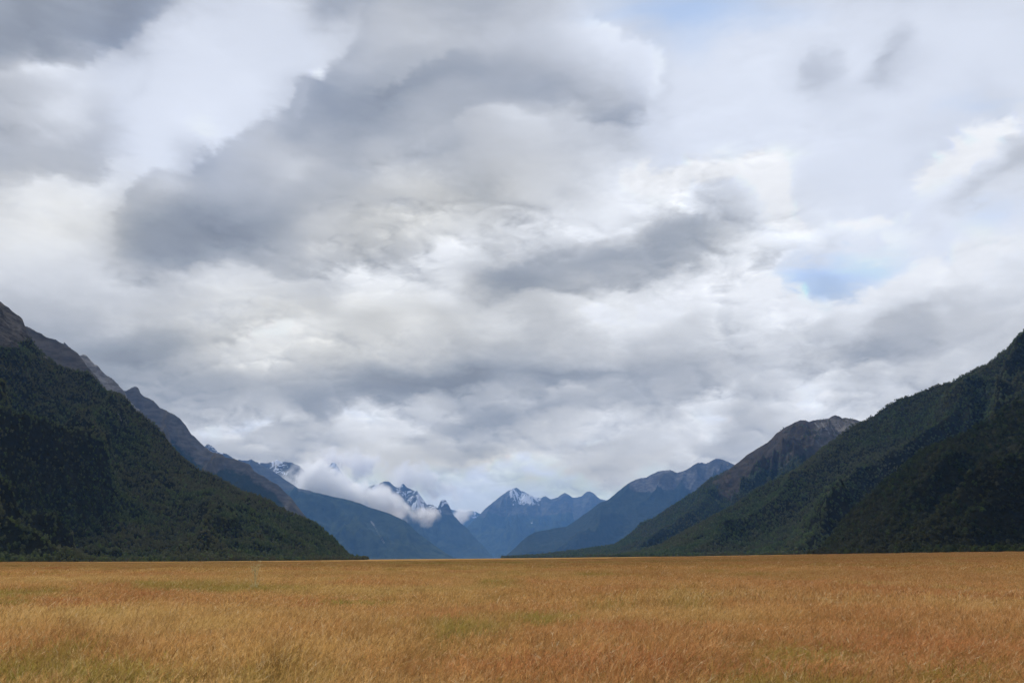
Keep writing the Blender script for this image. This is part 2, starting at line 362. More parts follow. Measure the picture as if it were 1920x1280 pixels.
# ------------------------------------------------------------------ the valley floor
def ground_z(x, y):
    r = np.hypot(x, y); az = np.degrees(np.arctan2(x, y))
    s = np.interp(az, [-180, -90, -36, -31, -23, -10, 1, 12, 20, 33, 60, 180],
                  [0, 0.004, 0.0022, 0.0016, 0.0004, 0.0003, 0.0007, 0.0014, 0.0030, 0.0050, 0.006, 0])
    z = s*np.maximum(0, np.minimum(r, 2500)-150)
    z = z+0.10*gnoise(x/17., y/17., 5)*sstep(6, 30, r)+0.35*gnoise(x/90., y/60., 6)*sstep(40, 200, r)
    z = z+0.9*gnoise(x/420., y/260., 7)*sstep(200, 700, r)*(1-sstep(2500, 5000, r))
    return z

rr = np.concatenate([[0.0], np.geomspace(1.5, 60000, 300)])
aa = np.concatenate([np.radians(np.linspace(-42, 42, 320)), np.radians(np.linspace(42, 318, 120))[1:]])
R_, A_ = np.meshgrid(rr, aa, indexing='ij')
gxx, gyy = R_*np.sin(A_), R_*np.cos(A_)
gz = ground_z(gxx, gyy)
gv = np.stack([gxx, gyy, gz], -1).reshape(-1, 3)
gmat, N = new_mat("dry_meadow_ground")
geo = N.add('ShaderNodeNewGeometry').outputs['Position']
def field_masks(N, pos):
    """patches of the meadow, in metres on the ground: red heads, green growth, pale straw"""
    sx, sy, sz = N.sep(pos)
    p = N.comb(sx, sy, 0.0)
    red = N.rng(N.noise(p, 0.085, 5, 0.65), 0.40, 0.68)
    grn = N.rng(N.noise(N.v('ADD', p, (91., 37., 0.)), 0.16, 4, 0.6), 0.56, 0.68)
    pale = N.rng(N.noise(N.v('ADD', p, (-51., 137., 0.)), 0.11, 5, 0.65), 0.54, 0.66)
    # more red towards the right and close by
    side = N.rng(N.m('SUBTRACT', sx, N.m('MULTIPLY', sy, 0.05)), -4.0, 7.0)
    red = N.m('MULTIPLY_ADD', N.m('SUBTRACT', 1.0, red), N.m('MULTIPLY', side, 0.5), red)
    def spot(px_, py_, wx_, wy_):          # a patch at the place on the ground seen there
        az_, sl_ = ray(px_, py_); r_ = 1.25/max(0.004, -float(sl_)); cx_, cy_ = r_*math.sin(az_), r_*math.cos(az_)
        q = N.v('MULTIPLY', N.v('SUBTRACT', p, (cx_, cy_, 0)), (1/wx_, 1/wy_, 0))
        q = N.v('ADD', q, N.v('SCALE', N.v('SUBTRACT', wob, (0.5,)*3), scale=1.6))
        return N.rng(N.v('LENGTH', q), 0.35, 1.25, 1.0, 0.0)
    wob = N.noise(p, 0.55, 4, 0.65, col=True)
    for a_ in ((20, 1112, 2.2, 5.0), (270, 1095, 6.0, 4.0), (420, 1100, 5.0, 4.0), (30, 1245, .9, 1.0), (165, 1250, .7, .8), (880, 1175, 1.0, 2.0), (1520, 1215, 1.0, 1.0), (1470, 1265, .8, .7), (1790, 1255, .8, .7), (1000, 1055, 60, 30), (120, 1215, .6, 1.2)):
        grn = N.m('MAXIMUM', grn, N.m('MULTIPLY', spot(*a_), 0.9))
    for a_ in ((1345, 1150, 1.3, 2.4), (330, 1170, 1.8, 2.2), (120, 1085, 9, 5), (1150, 1150, 3.0, 2.0), (760, 1100, 8, 3.5), (1300, 1120, 4, 3)):
        pale = N.m('MAXIMUM', pale, N.m('MULTIPLY', spot(*a_), 0.85))
    for a_ in ((1700, 1190, 3.0, 3.0), (250, 1110, 3.0, 3.0), (560, 1125, 3.5, 2.0), (1850, 1200, 2.5, 2.5), (1650, 1260, 2.5, 1.3), (300, 1170, .8, .8), (1120, 1240, 3.5, 1.6)):
        red = N.m('MAXIMUM', red, N.m('MULTIPLY', spot(*a_), 0.85))
    big = N.noise(N.comb(N.m('MULTIPLY', sx, 0.35), sy, 0.0), 0.012, 4, 0.6)
    return red, grn, pale, big
red, grn, pale, big = field_masks(N, geo)
fine = N.noise(geo, 3.0, 6, 0.7)
c = N.mix(fine, (0.19, 0.11, 0.036), (0.38, 0.225, 0.08))
c = N.mix(N.m('MULTIPLY', grn, 0.5), c, (0.12, 0.11, 0.025))
c = N.mix(N.m('MULTIPLY', N.rng(big, 0.45, 0.6), 0.45), c, (0.16, 0.10, 0.026))
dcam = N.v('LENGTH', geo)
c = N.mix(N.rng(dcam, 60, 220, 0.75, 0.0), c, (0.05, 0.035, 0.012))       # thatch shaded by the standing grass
fl = N.v('LENGTH', N.v('SUBTRACT', geo, (0, 9000, 0)))
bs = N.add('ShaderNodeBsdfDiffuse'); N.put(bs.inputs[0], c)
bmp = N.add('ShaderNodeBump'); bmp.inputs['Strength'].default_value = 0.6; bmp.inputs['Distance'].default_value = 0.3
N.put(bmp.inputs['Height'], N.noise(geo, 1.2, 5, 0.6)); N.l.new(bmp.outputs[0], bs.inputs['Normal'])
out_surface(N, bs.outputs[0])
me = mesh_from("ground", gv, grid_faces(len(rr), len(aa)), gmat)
ground = link(bpy.data.objects.new("ground", me)); ground["kind"] = "structure"

# ------------------------------------------------------------------ mountains
def mountain_mat(name, forest, forest2, rock, rock2, tussock, noise_scale, bump=1.0, bdist=6.0):
    m, N = new_mat(name)
    pos = N.add('ShaderNodeNewGeometry').outputs['Position']
    fa, sn, sk, gr = (N.attr(k).outputs['Fac'] for k in ('forest', 'snow', 'scar', 'grassy'))
    n1 = N.noise(pos, noise_scale, 8, 0.65); n2 = N.noise(pos, noise_scale*0.22, 4, 0.6)
    strat = N.noise(N.v('MULTIPLY', pos, (1, 1, 3.0)), noise_scale*0.7, 6, 0.7)
    cf = N.mix(N.rng(n1, 0.35, 0.65), forest, forest2)
    cf = N.mix(N.m('MULTIPLY', N.rng(n2, 0.4, 0.6), 0.5), cf, tuple(v*0.55 for v in forest2))
    crk = N.mix(N.rng(strat, 0.35, 0.65), rock, rock2)
    ct = N.mix(N.rng(n1, 0.3, 0.7), tussock, tuple(v*0.5 for v in tussock))
    crk = N.mix(gr, crk, ct)
    edge = N.m('ADD', fa, N.m('MULTIPLY', N.m('SUBTRACT', n1, 0.5), 0.9))
    c = N.mix(N.rng(edge, 0.4, 0.6), crk, cf)
    c = N.mix(N.rng(N.m('ADD', sk, N.m('MULTIPLY', N.m('SUBTRACT', n1, 0.5), 0.6)), 0.4, 0.62), c, (0.23, 0.22, 0.205))
    snf = N.rng(N.m('ADD', sn, N.m('MULTIPLY', N.m('SUBTRACT', N.noise(N.v('MULTIPLY', pos, (1, 1, 0.7)), noise_scale*1.8, 5, 0.75, 0.6), 0.5), 3.2)), 0.46, 0.60)
    snf = N.m('MULTIPLY', snf, N.rng(sn, 0.04, 0.2))
    c = N.mix(snf, c, (0.82, 0.84, 0.88))
    b = N.add('ShaderNodeBump'); b.inputs['Strength'].default_value = bump; b.inputs['Distance'].default_value = bdist
    N.put(b.inputs['Height'], N.m('ADD', n1, N.m('MULTIPLY', strat, 0.5)))
    bs = N.add('ShaderNodeBsdfDiffuse'); bs.inputs['Roughness'].default_value = 0.6
    N.put(bs.inputs[0], c); N.l.new(b.outputs[0], bs.inputs['Normal'])
    out_surface(N, bs.outputs[0]); return m

MOUNT = []
SCALE = {11: .62, 23: .85, 31: .90, 41: 1.1, 47: 1.7, 53: 1.75, 61: 1.7, 67: 1.9, 71: 1.9, 77: 1.9, 83: 1.9, 97: 1.65, 101: .85, 113: .64, 127: .66}
def mountain(name, label, crest, d1, d0, mat, rows=160, step=2.5, back=0.8, toe=1.15, amp=0.16, wl=700., grain=0.018, gdir=0.0, gstretch=2.6,
             jag=0.0, seed=1, forest=None, snow=None, snow_px=None, scars=(), grassy=None, lower=0.0, rock_px=None):
    """crest: outline as x,y pairs, walked at distance d1(x); foot at distance d0(x). All are metres once past the sight lines."""
    cx = np.array([p[0] for p in crest], float); cyy = np.array([p[1] for p in crest], float)
    x0, x1 = cx[0], cx[-1]; px = np.arange(x0, x1+step, step)
    py = np.interp(px, cx, cyy)
    if jag: py = py - jag*(ridged(px/26., px*0+seed, 4, seed)-0.9) 
    az, sl = ray(px, py)
    k = SCALE[seed]; wl = wl*k; lower = lower*k
    D1 = np.interp(px, *zip(*d1))*k; D0 = np.interp(px, *zip(*d0))*k; H = EYE[2]+sl*D1-lower
    bz = ground_z(D0*np.sin(az), D0*np.cos(az))-4
    nf = rows; nb = max(12, rows//6)
    t = np.concatenate([np.linspace(0, 1, nf)**1.0, 1+np.linspace(0, 1, nb+1)[1:]*back])
    T, AZ = np.meshgrid(t, az, indexing='ij')
    Rr = D0+(D1-D0)*T
    Xw, Yw = Rr*np.sin(AZ), Rr*np.cos(AZ)
    dep = (D1-D0)
    up = np.clip(T, 0, 1)
    prof = 0.55*up**toe+0.45*up**2.2
    dn = np.clip((T-1)/back, 0, 1)
    Z = bz+(H-bz)*(prof)*(1-dn*1.05)
    # gullies and spurs running down the slope
    a = gdir; u = (Xw*math.cos(a)+Yw*math.sin(a)); v = (-Xw*math.sin(a)+Yw*math.cos(a))
    wv = fbm(Xw/wl*0.7, Yw/wl*0.7, 3, seed+3)*wl*0.35
    g = ridged((u+wv)/wl, v/(wl*gstretch), 6, seed, 0.52)-0.75
    env = np.clip(up*4, 0, 1)**0.8*np.where(T <= 1, (1-up**5), 0)
    env = env*np.clip((H-bz)/(250.*k), 0, 1)
    Z = Z+g*env*amp*(H-bz)
    rough = fbm(Xw/(wl*0.12), Yw/(wl*0.12), 5, seed+9, 0.6)
    Z = Z+rough*grain*np.minimum(H-bz, 900*k)*np.clip(up*5, 0, 1)*(0.25+0.75*np.where(T <= 1, 1-up**10, 0))
    # keep the near face from standing above the crest as it is seen from the valley floor
    lim = EYE[2]+(H+lower-EYE[2])/D1*Rr*np.where(T < 1, 0.995-0.004*(1-up), 1)-np.where(T < 1, lower, 0)*0.8
    Z = np.where((T < 1), np.minimum(Z, lim), Z)
    Z = np.maximum(Z, bz-40)
    slope_n = np.gradient(Z, axis=0)/np.maximum(1e-3, np.gradient(Rr, axis=0))
    n_ = fbm(Xw/260./k, Yw/260./k, 5, seed+21)
    PXg = np.broadcast_to(px, T.shape)
    # pixels of each point, used only to know which bit of the slope carries a scar or bare rock
    S = (Z-EYE[2])/Rr; el = np.arctan(S); qx, qy = to_px(AZ, el)
    fo = np.ones_like(Z) if forest is None else forest(Z+n_*90*k, qx, qy, slope_n, g)
    sn = np.zeros_like(Z) if snow is None else snow(Z, qx, qy, slope_n, g, n_)
    gr = np.zeros_like(Z) if grassy is None else grassy(Z, qx, qy, slope_n, g, n_)
    sk = np.zeros_like(Z)
    for pts, wid in scars:
        P = np.array(pts, float); best = np.full(Z.shape, 1e9)
        for k in range(len(P)-1):
            A, B = P[k], P[k+1]; L = B-A; q = np.clip(((qx-A[0])*L[0]+(qy-A[1])*L[1])/(L@L), 0, 1)
            best = np.minimum(best, np.hypot(qx-A[0]-q*L[0], qy-A[1]-q*L[1]))
        sk = np.maximum(sk, np.clip(1.3-best/wid*0.8, 0, 1))
    V = np.stack([Xw, Yw, Z], -1).reshape(-1, 3)
    me = mesh_from(name, V, grid_faces(len(t), len(px)), mat)
    for k, val in (('forest', fo), ('snow', sn), ('scar', sk), ('grassy', gr)): set_attr(me, k, val)
    o = link(bpy.data.objects.new(name, me)); o["kind"] = "structure"; o["label"] = label
    info = dict(X=Xw, Y=Yw, Z=Z, T=T, fo=fo, sk=sk, Rr=Rr, seed=seed, px=px, slope=slope_n)
    MOUNT.append(info); return info

GREEN = ((0.018, 0.026, 0.012), (0.040, 0.046, 0.022))
m_near = mountain_mat("forested_slope_rock", (0.018,0.020,0.011), (0.034,0.034,0.018), (0.050,0.046,0.042), (0.15,0.135,0.12), (0.10,0.085,0.045), 0.035, 1.0, 14)
m_mid = mountain_mat("mid_slope_rock", (0.020,0.028,0.014), (0.040,0.044,0.022), (0.08,0.070,0.058), (0.17,0.15,0.125), (0.13,0.10,0.05), 0.012, 1.0, 14)
m_pale = mountain_mat("pale_rock", (0.03,0.035,0.02), (0.05,0.05,0.03), (0.17,0.16,0.15), (0.36,0.34,0.31), (0.16,0.14,0.08), 0.02, 1.0, 12)
m_far = mountain_mat("far_slope_rock", (0.018,0.026,0.014), (0.065,0.080,0.038), (0.05,0.045,0.04), (0.15,0.14,0.12), (0.13,0.12,0.06), 0.004, 1.0, 30)
m_brown = mountain_mat("brown_slope_rock", (0.020,0.028,0.014), (0.042,0.046,0.024), (0.085,0.075,0.068), (0.19,0.175,0.155), (0.085,0.070,0.054), 0.014, 1.0, 20)

def treeline(z, band=60.): return lambda Z, qx, qy, s, g: 1-sstep(z-band, z+band, Z-g*90)
# --- left side of the valley
M1 = mountain("mountain", "dark forested mountain on the left whose bare rock top leaves the picture",
  [(-2600,1000),(-1500,520),(-620,300),(-300,400),(-150,452),(0,561),(25,580),(42,595),(48,611),(65,640),(78,657),(105,679),(140,692),(166,694),(198,728),(220,733),(236,742),(257,768),(280,784),(295,797),(312,818),(337,851),(363,869),(374,878),(397,885),(413,894),(436,908),(456,919),(484,926),(507,937),(525,949),(550,960),(571,968),(589,975),(607,990),(626,1006),(644,1025),(653,1036),(665,1041),(688,1044),(715,1049)],
  [(-620,4300),(0,4300),(350,3800),(640,3350),(715,3250)], [(-620,1300),(0,1750),(350,2150),(640,2850),(715,3150)], m_near, rows=330, step=2.5,
  amp=0.22, wl=560, grain=0.022, gdir=0.55, seed=11, lower=9,
  forest=lambda Z, qx, qy, s, g: 1-np.maximum(sstep(-14, 18, (650-0.05*qx)-qy+g*34), 0.0*qx),
  scars=[([(220,772),(228,789)],1.2),([(8,690),(10,691)],1.6),([(33,695),(34,697)],1.3),([(125,818),(126,820)],1.2)])
M2 = mountain("mountain", "brown rocky shoulder just behind the dark forested slope on the left",
  [(-60,560),(20,600),(51,612),(63,618),(84,630),(105,637),(127,648),(146,662),(160,682),(178,702),(200,730),(230,760),(300,850)],
  [(-60,5200),(300,5000)], [(-60,3900),(300,4300)], m_mid, rows=140, step=2, amp=0.18, wl=420, grain=0.02, gdir=0.5, seed=23, jag=1.5,
  forest=lambda Z, qx, qy, s, g: np.clip(1-np.hypot((qx-150)/40., (qy-712)/26.), 0, 1)*1.2+0.3*(g > 0.1))
M3 = mountain("mountain", "pale grey bare rock ridge on the left",
  [(60,660),(130,662),(146,664),(150,664),(162,667),(177,681),(190,692),(203,706),(219,717),(232,733),(245,752),(257,764),(270,776),(283,790),(297,806),(325,850),(380,930)],
  [(60,5900),(380,5700)], [(60,4900),(380,5000)], m_pale, rows=130, step=1.6, amp=0.2, wl=300, grain=0.03, gdir=0.5, seed=31, jag=2.0,
  forest=lambda Z, qx, qy, s, g: sstep(730, 860, qy)*0.5)
M4 = mountain("mountain", "brown and purple ridge with a small pointed peak, left of the snowy peaks",
  [(120,640),(205,735),(238,732),(246,726),(253,723.5),(259,727),(263,736),(270,742),(287,751),(300,764),(325,776),(335,783),(346,793),(352,803),(359,814),(372,825),(384,836),(391,843),(400,848),(415,851),(422,856),(447,863),(461,866),(470,873),(477,882),(488,889),(506,899),(516,905),(527,913),(532,918),(548,935),(562,953),(571,966),(590,985),(620,1020),(640,1044)],
  [(120,7600),(640,7000)], [(120,5600),(450,5800),(640,6700)], m_mid, rows=220, step=1.8, amp=0.22, wl=620, grain=0.020, gdir=0.45, seed=41, jag=1.2,
  forest=lambda Z, qx, qy, s, g: sstep(-30, 40, qy-(820+(qx-300)*0.55)-g*30)*0.9, grassy=lambda Z, qx, qy, s, g, n: 0.25+0.5*sstep(-.1,.3,g))
SNOWN = lambda top, bot, dens: (lambda Z, qx, qy, s, g, n: np.clip(1-sstep(top, bot, qy), 0, 1)*dens+0.30*n+0.12*g)
M5b = mountain("mountain", "small rounded snow-streaked knob behind the brown ridge",
  [(365,850),(378,846),(385,834),(389,832.5),(394,833.5),(400,838),(404,842),(408,847),(417,848),(424,850),(429,853),(440,860),(470,880)],
  [(365,10500),(470,10500)], [(365,9300),(470,9300)], m_far, rows=60, step=1.2, amp=0.1, wl=300, grain=0.02, seed=47, jag=0.8, forest=lambda Z,qx,qy,s,g: qy*0, snow=SNOWN(845,868,0.48))
M5 = mountain("mountain", "snow-flecked ridge left of the low cloud",
  [(430,880),(447,861),(461,862),(470,862),(484,865),(495,868),(502,866),(510,864),(518,862),(528,864),(536,864),(548,868),(562,872),(590,905),(620,940),(700,990)],
  [(430,11800),(700,11000)], [(430,9300),(700,9500)], m_far, rows=150, step=1.6, amp=0.2, wl=800, grain=0.02, gdir=0.4, seed=53, jag=1.6,
  forest=lambda Z, qx, qy, s, g: sstep(925, 960, qy+g*10), grassy=lambda Z, qx, qy, s, g, n: sstep(0,.4,n)*.8,
  snow=lambda Z, qx, qy, s, g, n: (1-sstep(882, 898, qy))*np.exp(-((qx-510)/32.)**2)*(0.50+0.6*n))
M7 = mountain("mountain", "long blue forested slope running down to the valley floor under the low cloud",
  [(470,860),(520,888),(545,906),(560,915),(590,922),(620,930),(660,938),(700,953),(730,962),(760,976),(783,998),(800,1011),(817,1023),(833,1034),(850,1045),(862,1049)],
  [(470,10600),(862,9600)], [(470,7800),(700,8300),(862,9300)], m_far, rows=170, step=2, amp=0.30, wl=700, grain=0.026, gdir=0.5, seed=61,
  forest=lambda Z, qx, qy, s, g: sstep(905, 935, qy+g*8), grassy=lambda Z, qx, qy, s, g, n: 0.3+0*qy,
  scars=[([(696,977),(701,984)],1.5),([(702,985),(708,997),(716,1010)],0.5),([(716,1010),(720,1017)],1.1)])
M6 = mountain("mountain", "sharp rock tooth with snow rising out of the low cloud",
  [(540,930),(575,905),(594,888),(607,876),(613,873),(619,871),(623,868),(626,866),(630,870),(633,875),(642,886),(655,900),(680,925),(720,950)],
  [(540,14500),(720,14500)], [(540,12500),(720,12500)], m_far, rows=90, step=1.4, amp=0.16, wl=420, grain=0.04, seed=67, jag=1.5, forest=lambda Z,qx,qy,s,g: qy*0, snow=SNOWN(880,910,0.50))
M8 = mountain("mountain", "snowy broken ridge behind the low cloud, ending in a small square-topped peak",
  [(620,950),(660,935),(676,924),(685,916),(692,910),(702,909),(713,905),(720,902),(727,902),(733,905),(738,910),(747,914),(752,908),(756,905),(763,914),(775,918),(784,921),(790,930),(799,943),(806,945),(815,947),(821,951),(824,944),(826,938),(831,936),(836,938),(841,945),(846,956),(852,967),(862,978),(875,989),(888,1005),(905,1022),(925,1046)],
  [(620,13600),(925,12400)], [(620,10800),(925,12000)], m_far, rows=170, step=1.5, amp=0.30, wl=650, grain=0.025, seed=71, jag=1.2,
  forest=lambda Z, qx, qy, s, g: sstep(940, 975, qy+g*8), snow=lambda Z, qx, qy, s, g, n: (1-sstep(945, 962, qy-0.10*np.abs(qx-735)))*(0.36+0.6*n+0.1*g))
M9 = mountain("mountain", "far pale blue ridge between the snowy peaks",
  [(800,965),(830,950),(845,953),(863,959),(884,957),(900,962),(930,980),(960,1000)],
  [(800,20500),(960,20500)], [(800,18500),(960,18500)], m_far, rows=60, step=2, amp=0.15, wl=900, seed=77, jag=1, snow=SNOWN(955,985,0.40))
M10 = mountain("mountain", "central pointed peak with a patch of snow below its top",
  [(840,1046),(858,1012),(877,987),(888,975),(902,961),(911,952),(920,944),(934,933),(950,921),(957,917),(962,915.5),(968.5,914),(972,916),(975,919),(982,921),(989,925),(995,928),(1001,930.5),(1008,932),(1014,934),(1019,931),(1023.5,930),(1028,933),(1033,935),(1040,934),(1046,932),(1053,926),(1059,922.5),(1066,927),(1074,932),(1082,932),(1090,930.5),(1096,925),(1101,921),(1107,921),(1113,924),(1119,930),(1124,934),(1136,937),(1160,950),(1220,985)],
  [(840,15600),(968,17200),(1220,17000)], [(840,14800),(900,13600),(1220,13800)], m_far, rows=200, step=1.3, amp=0.34, wl=900, grain=0.022, seed=83, jag=0.8,
  forest=lambda Z, qx, qy, s, g: sstep(948, 985, qy+g*8), grassy=lambda Z, qx, qy, s, g, n: 0.3+0*qy,
  snow=lambda Z, qx, qy, s, g, n: sstep(0, 6, qx-(950+(qy-921)*0.35))*(1-sstep(-2, 9, qx-1012))*(1-sstep(940, 950, qy))*(0.50+0.65*n+0.1*g)+0.5*np.exp(-((qx-997)/3.)**2-((qy-980)/2.)**2))
# --- right side of the valley
M11 = mountain("mountain", "blue ridge with bare brown tops right of the central peak",
  [(905,1049),(935,1046),(948,1042),(966,1026),(978,1014),(989,1005),(1003,997),(1028,992),(1044,989),(1062,987),(1080,975),(1099,961),(1126,941),(1136,938.5),(1142,935),(1160,920),(1175.5,907),(1187,901),(1199,896),(1212,895),(1222,889),(1233,883),(1245,882),(1256,880.5),(1263,883),(1269,886),(1278,884),(1287.5,880),(1298,873),(1308,867),(1316,867),(1324,868.5),(1333,864),(1342,860),(1348,860),(1355,861),(1364,864),(1373,869),(1400,880),(1450,900),(1520,930)],
  [(905,9400),(1060,10400),(1350,11000),(1520,10600)], [(905,9200),(1060,8700),(1520,7600)], m_brown, rows=220, step=1.6, amp=0.32, wl=800, grain=0.014, gdir=-0.5, seed=97, jag=0.6,
  forest=lambda Z, qx, qy, s, g: sstep(-10, 14, qy-(905+0.045*np.abs(qx-1200)-0.05*np.maximum(0,qx-1250))+g*26), grassy=lambda Z, qx, qy, s, g, n: sstep(-.35,.25,n)*.9)
M12 = mountain("mountain", "brown steep hill with a pale scree top on the right",
  [(940,1048),(978,1043),(1010,1041),(1058,1035),(1110,1028),(1150,1022),(1168,1012),(1184,1000),(1200,982),(1230,969),(1267,943),(1303,920),(1334,896),(1355,886),(1376,873),(1394,857),(1416,842),(1438.5,828.5),(1448,819),(1457,810),(1475,799),(1490,791),(1501,786.5),(1510,787),(1517,789.5),(1530,787),(1543,785),(1556,782),(1566,777),(1573,779),(1579,783),(1590,783),(1600,784),(1612,789),(1660,800),(1760,820),(1900,860)],
  [(940,5700),(1200,6300),(1566,7000),(1900,7000)], [(940,5300),(1060,4600),(1300,4100),(1900,4300)], m_brown, rows=260, step=1.8, amp=0.26, wl=520, grain=0.018, gdir=-0.4, seed=101, jag=0.5, lower=2,
  forest=lambda Z, qx, qy, s, g: np.clip(sstep(-34, 34, qy-np.interp(qx,[1200,1290,1340,1400,1500,1620],[900,908,922,925,885,860])+g*26)+0.35*sstep(-.1,.3,g), 0, 1),
  grassy=lambda Z, qx, qy, s, g, n: 1-0.95*sstep(0, 20, qx-(1520+0*(qy)))*sstep(-6,6,qy-784-0.0*qx),
  scars=[([(1528,793),(1546,812)],1.2),([(1540,792),(1560,818)],1.3),([(1552,792),(1566,812)],0.8),([(1570,792),(1580,806)],0.6)])
M13 = mountain("mountain", "long dark green forested spur on the right, brown where it leaves the trees",
  [(1090,1046),(1150,1041),(1200,1032),(1240,1018),(1290,990),(1340,964),(1380,942),(1420,914),(1460,893),(1490,878),(1517,857),(1545,836),(1569,818),(1600,796),(1614.5,788),(1640,776),(1665,756),(1690,745),(1704,740),(1733,729),(1765,717),(1783,712),(1801,704),(1820,695),(1837,686),(1850,681),(1859,675),(1870,665),(1880,656),(1891,647),(1905.5,630),(1920,616),(1960,590),(2060,520),(2250,400),(2560,300),(3400,470),(4400,960)],
  [(1090,4300),(1300,4400),(1600,4700),(1920,4700),(2560,4600)], [(1090,4200),(1200,3500),(1500,2700),(1920,2100),(2560,1700)], m_near, rows=330, step=2.5, amp=0.27, wl=640, grain=0.022, gdir=-0.75, seed=113, lower=9,
  forest=lambda Z, qx, qy, s, g: 1-sstep(-4, 8, (706-0.95*(qx-1800))-qy-g*4)*sstep(1790, 1815, qx)*0.9)
M14 = mountain("mountain", "nearest very dark forested foot slope at the right edge",
  [(1515,1040),(1532,1032),(1550,1010),(1568,986),(1586,963),(1608,942),(1632,920),(1661,895),(1690,873),(1719,848),(1747,830),(1783,816),(1819,801),(1860,775),(1920,735),(2000,690),(2200,600),(2560,560),(3400,720),(4300,985)],
  [(1515,2150),(1920,2550),(2560,2600)], [(1515,2000),(1620,1650),(1920,1300),(2560,1100)], m_near, rows=260, step=3, amp=0.24, wl=420, grain=0.022, gdir=-0.8, seed=127, lower=9)

# ------------------------------------------------------------------ forest on the near slopes (stuff: thousands of crowns)
def gn_scatter(name, pts, attrs, protos, mat=None, label=None, kind="stuff"):
    """points carrying rot, scl, pick attributes; one Instance on Points per kind of plant"""
    me = bpy.data.meshes.new(name); me.vertices.add(len(pts)); me.vertices.foreach_set('co', np.asarray(pts, np.float32).ravel()); me.update()
    for k, (v, typ) in attrs.items(): set_attr(me, k, v, typ)
    ob = link(bpy.data.objects.new(name, me)); ob["kind"] = kind
    if label: ob["label"] = label
    ng = bpy.data.node_groups.new(name, 'GeometryNodeTree')
    ng.interface.new_socket('Geometry', in_out='INPUT', socket_type='NodeSocketGeometry')
    ng.interface.new_socket('Geometry', in_out='OUTPUT', socket_type='NodeSocketGeometry')
    gi = ng.nodes.new('NodeGroupInput'); go = ng.nodes.new('NodeGroupOutput'); join = ng.nodes.new('GeometryNodeJoinGeometry')
    m2p = ng.nodes.new('GeometryNodeMeshToPoints'); ng.links.new(gi.outputs[0], m2p.inputs['Mesh'])
    def na(n, t):
        a = ng.nodes.new('GeometryNodeInputNamedAttribute'); a.data_type = t; a.inputs['Name'].default_value = n
        return next(o for o in a.outputs if o.enabled and o.name == 'Attribute')
    for i, p in enumerate(protos):
        oi = ng.nodes.new('GeometryNodeObjectInfo'); oi.inputs['Object'].default_value = p; oi.inputs['As Instance'].default_value = True
        cmp_ = ng.nodes.new('FunctionNodeCompare'); cmp_.data_type = 'FLOAT'; cmp_.operation = 'EQUAL'
        ng.links.new(na('pick', 'FLOAT'), cmp_.inputs[0]); cmp_.inputs[1].default_value = float(i); cmp_.inputs['Epsilon'].default_value = 0.3
        iop = ng.nodes.new('GeometryNodeInstanceOnPoints')
        ng.links.new(m2p.outputs[0], iop.inputs['Points']); ng.links.new(cmp_.outputs[0], iop.inputs['Selection'])
        ng.links.new(oi.outputs['Geometry'], iop.inputs['Instance'])
        e2r = ng.nodes.new('FunctionNodeEulerToRotation'); ng.links.new(na('rot', 'FLOAT_VECTOR'), e2r.inputs[0]); ng.links.new(e2r.outputs[0], iop.inputs['Rotation'])
        ng.links.new(na('scl', 'FLOAT_VECTOR'), iop.inputs['Scale']); ng.links.new(iop.outputs[0], join.inputs[0])
    ng.links.new(join.outputs[0], go.inputs[0])
    md = ob.modifiers.new('scatter', 'NODES'); md.node_group = ng
    return ob

def foliage(name, gain, cool):
    tm, N = new_mat(name)
    pos = N.add('ShaderNodeNewGeometry').outputs['Position']
    rnd = N.add('ShaderNodeObjectInfo').outputs['Random']
    loc = N.add('ShaderNodeObjectInfo').outputs['Location']
    patch = N.noise(loc, 0.0045, 4, 0.6)
    c = N.mix(rnd, (0.044, 0.062, 0.028), (0.092, 0.115, 0.048))
    c = N.mix(N.m('MULTIPLY', N.rng(patch, 0.42, 0.58), 0.50), c, (0.110, 0.092, 0.054))
    c = N.mix(N.rng(rnd, 0.96, 1.0), c, (0.13, 0.13, 0.08))
    c = N.mix(N.rng(N.m('FRACT', N.m('MULTIPLY', rnd, 37.0)), 0.80, 1.0), c, (0.090, 0.125, 0.038))
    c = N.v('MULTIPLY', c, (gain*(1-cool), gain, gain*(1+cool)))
    b1_ = N.add('ShaderNodeBsdfDiffuse'); N.put(b1_.inputs[0], c)
    b2_ = N.add('ShaderNodeBsdfTranslucent'); N.put(b2_.inputs[0], c)
    ms = N.add('ShaderNodeMixShader'); ms.inputs[0].default_value = 0.25; N.l.new(b1_.outputs[0], ms.inputs[1]); N.l.new(b2_.outputs[0], ms.inputs[2])
    out_surface(N, ms.outputs[0])
    return tm
fol_left, fol_long, fol_near = foliage('beech_foliage', 1.45, -0.02), foliage('spur_foliage', 1.3, 0.04), foliage('cloud_shade_foliage', 0.66, 0.0)  # fol_near: same foliage, cloud shadow on the near right slope put into its colour
rs = np.random.RandomState(4)
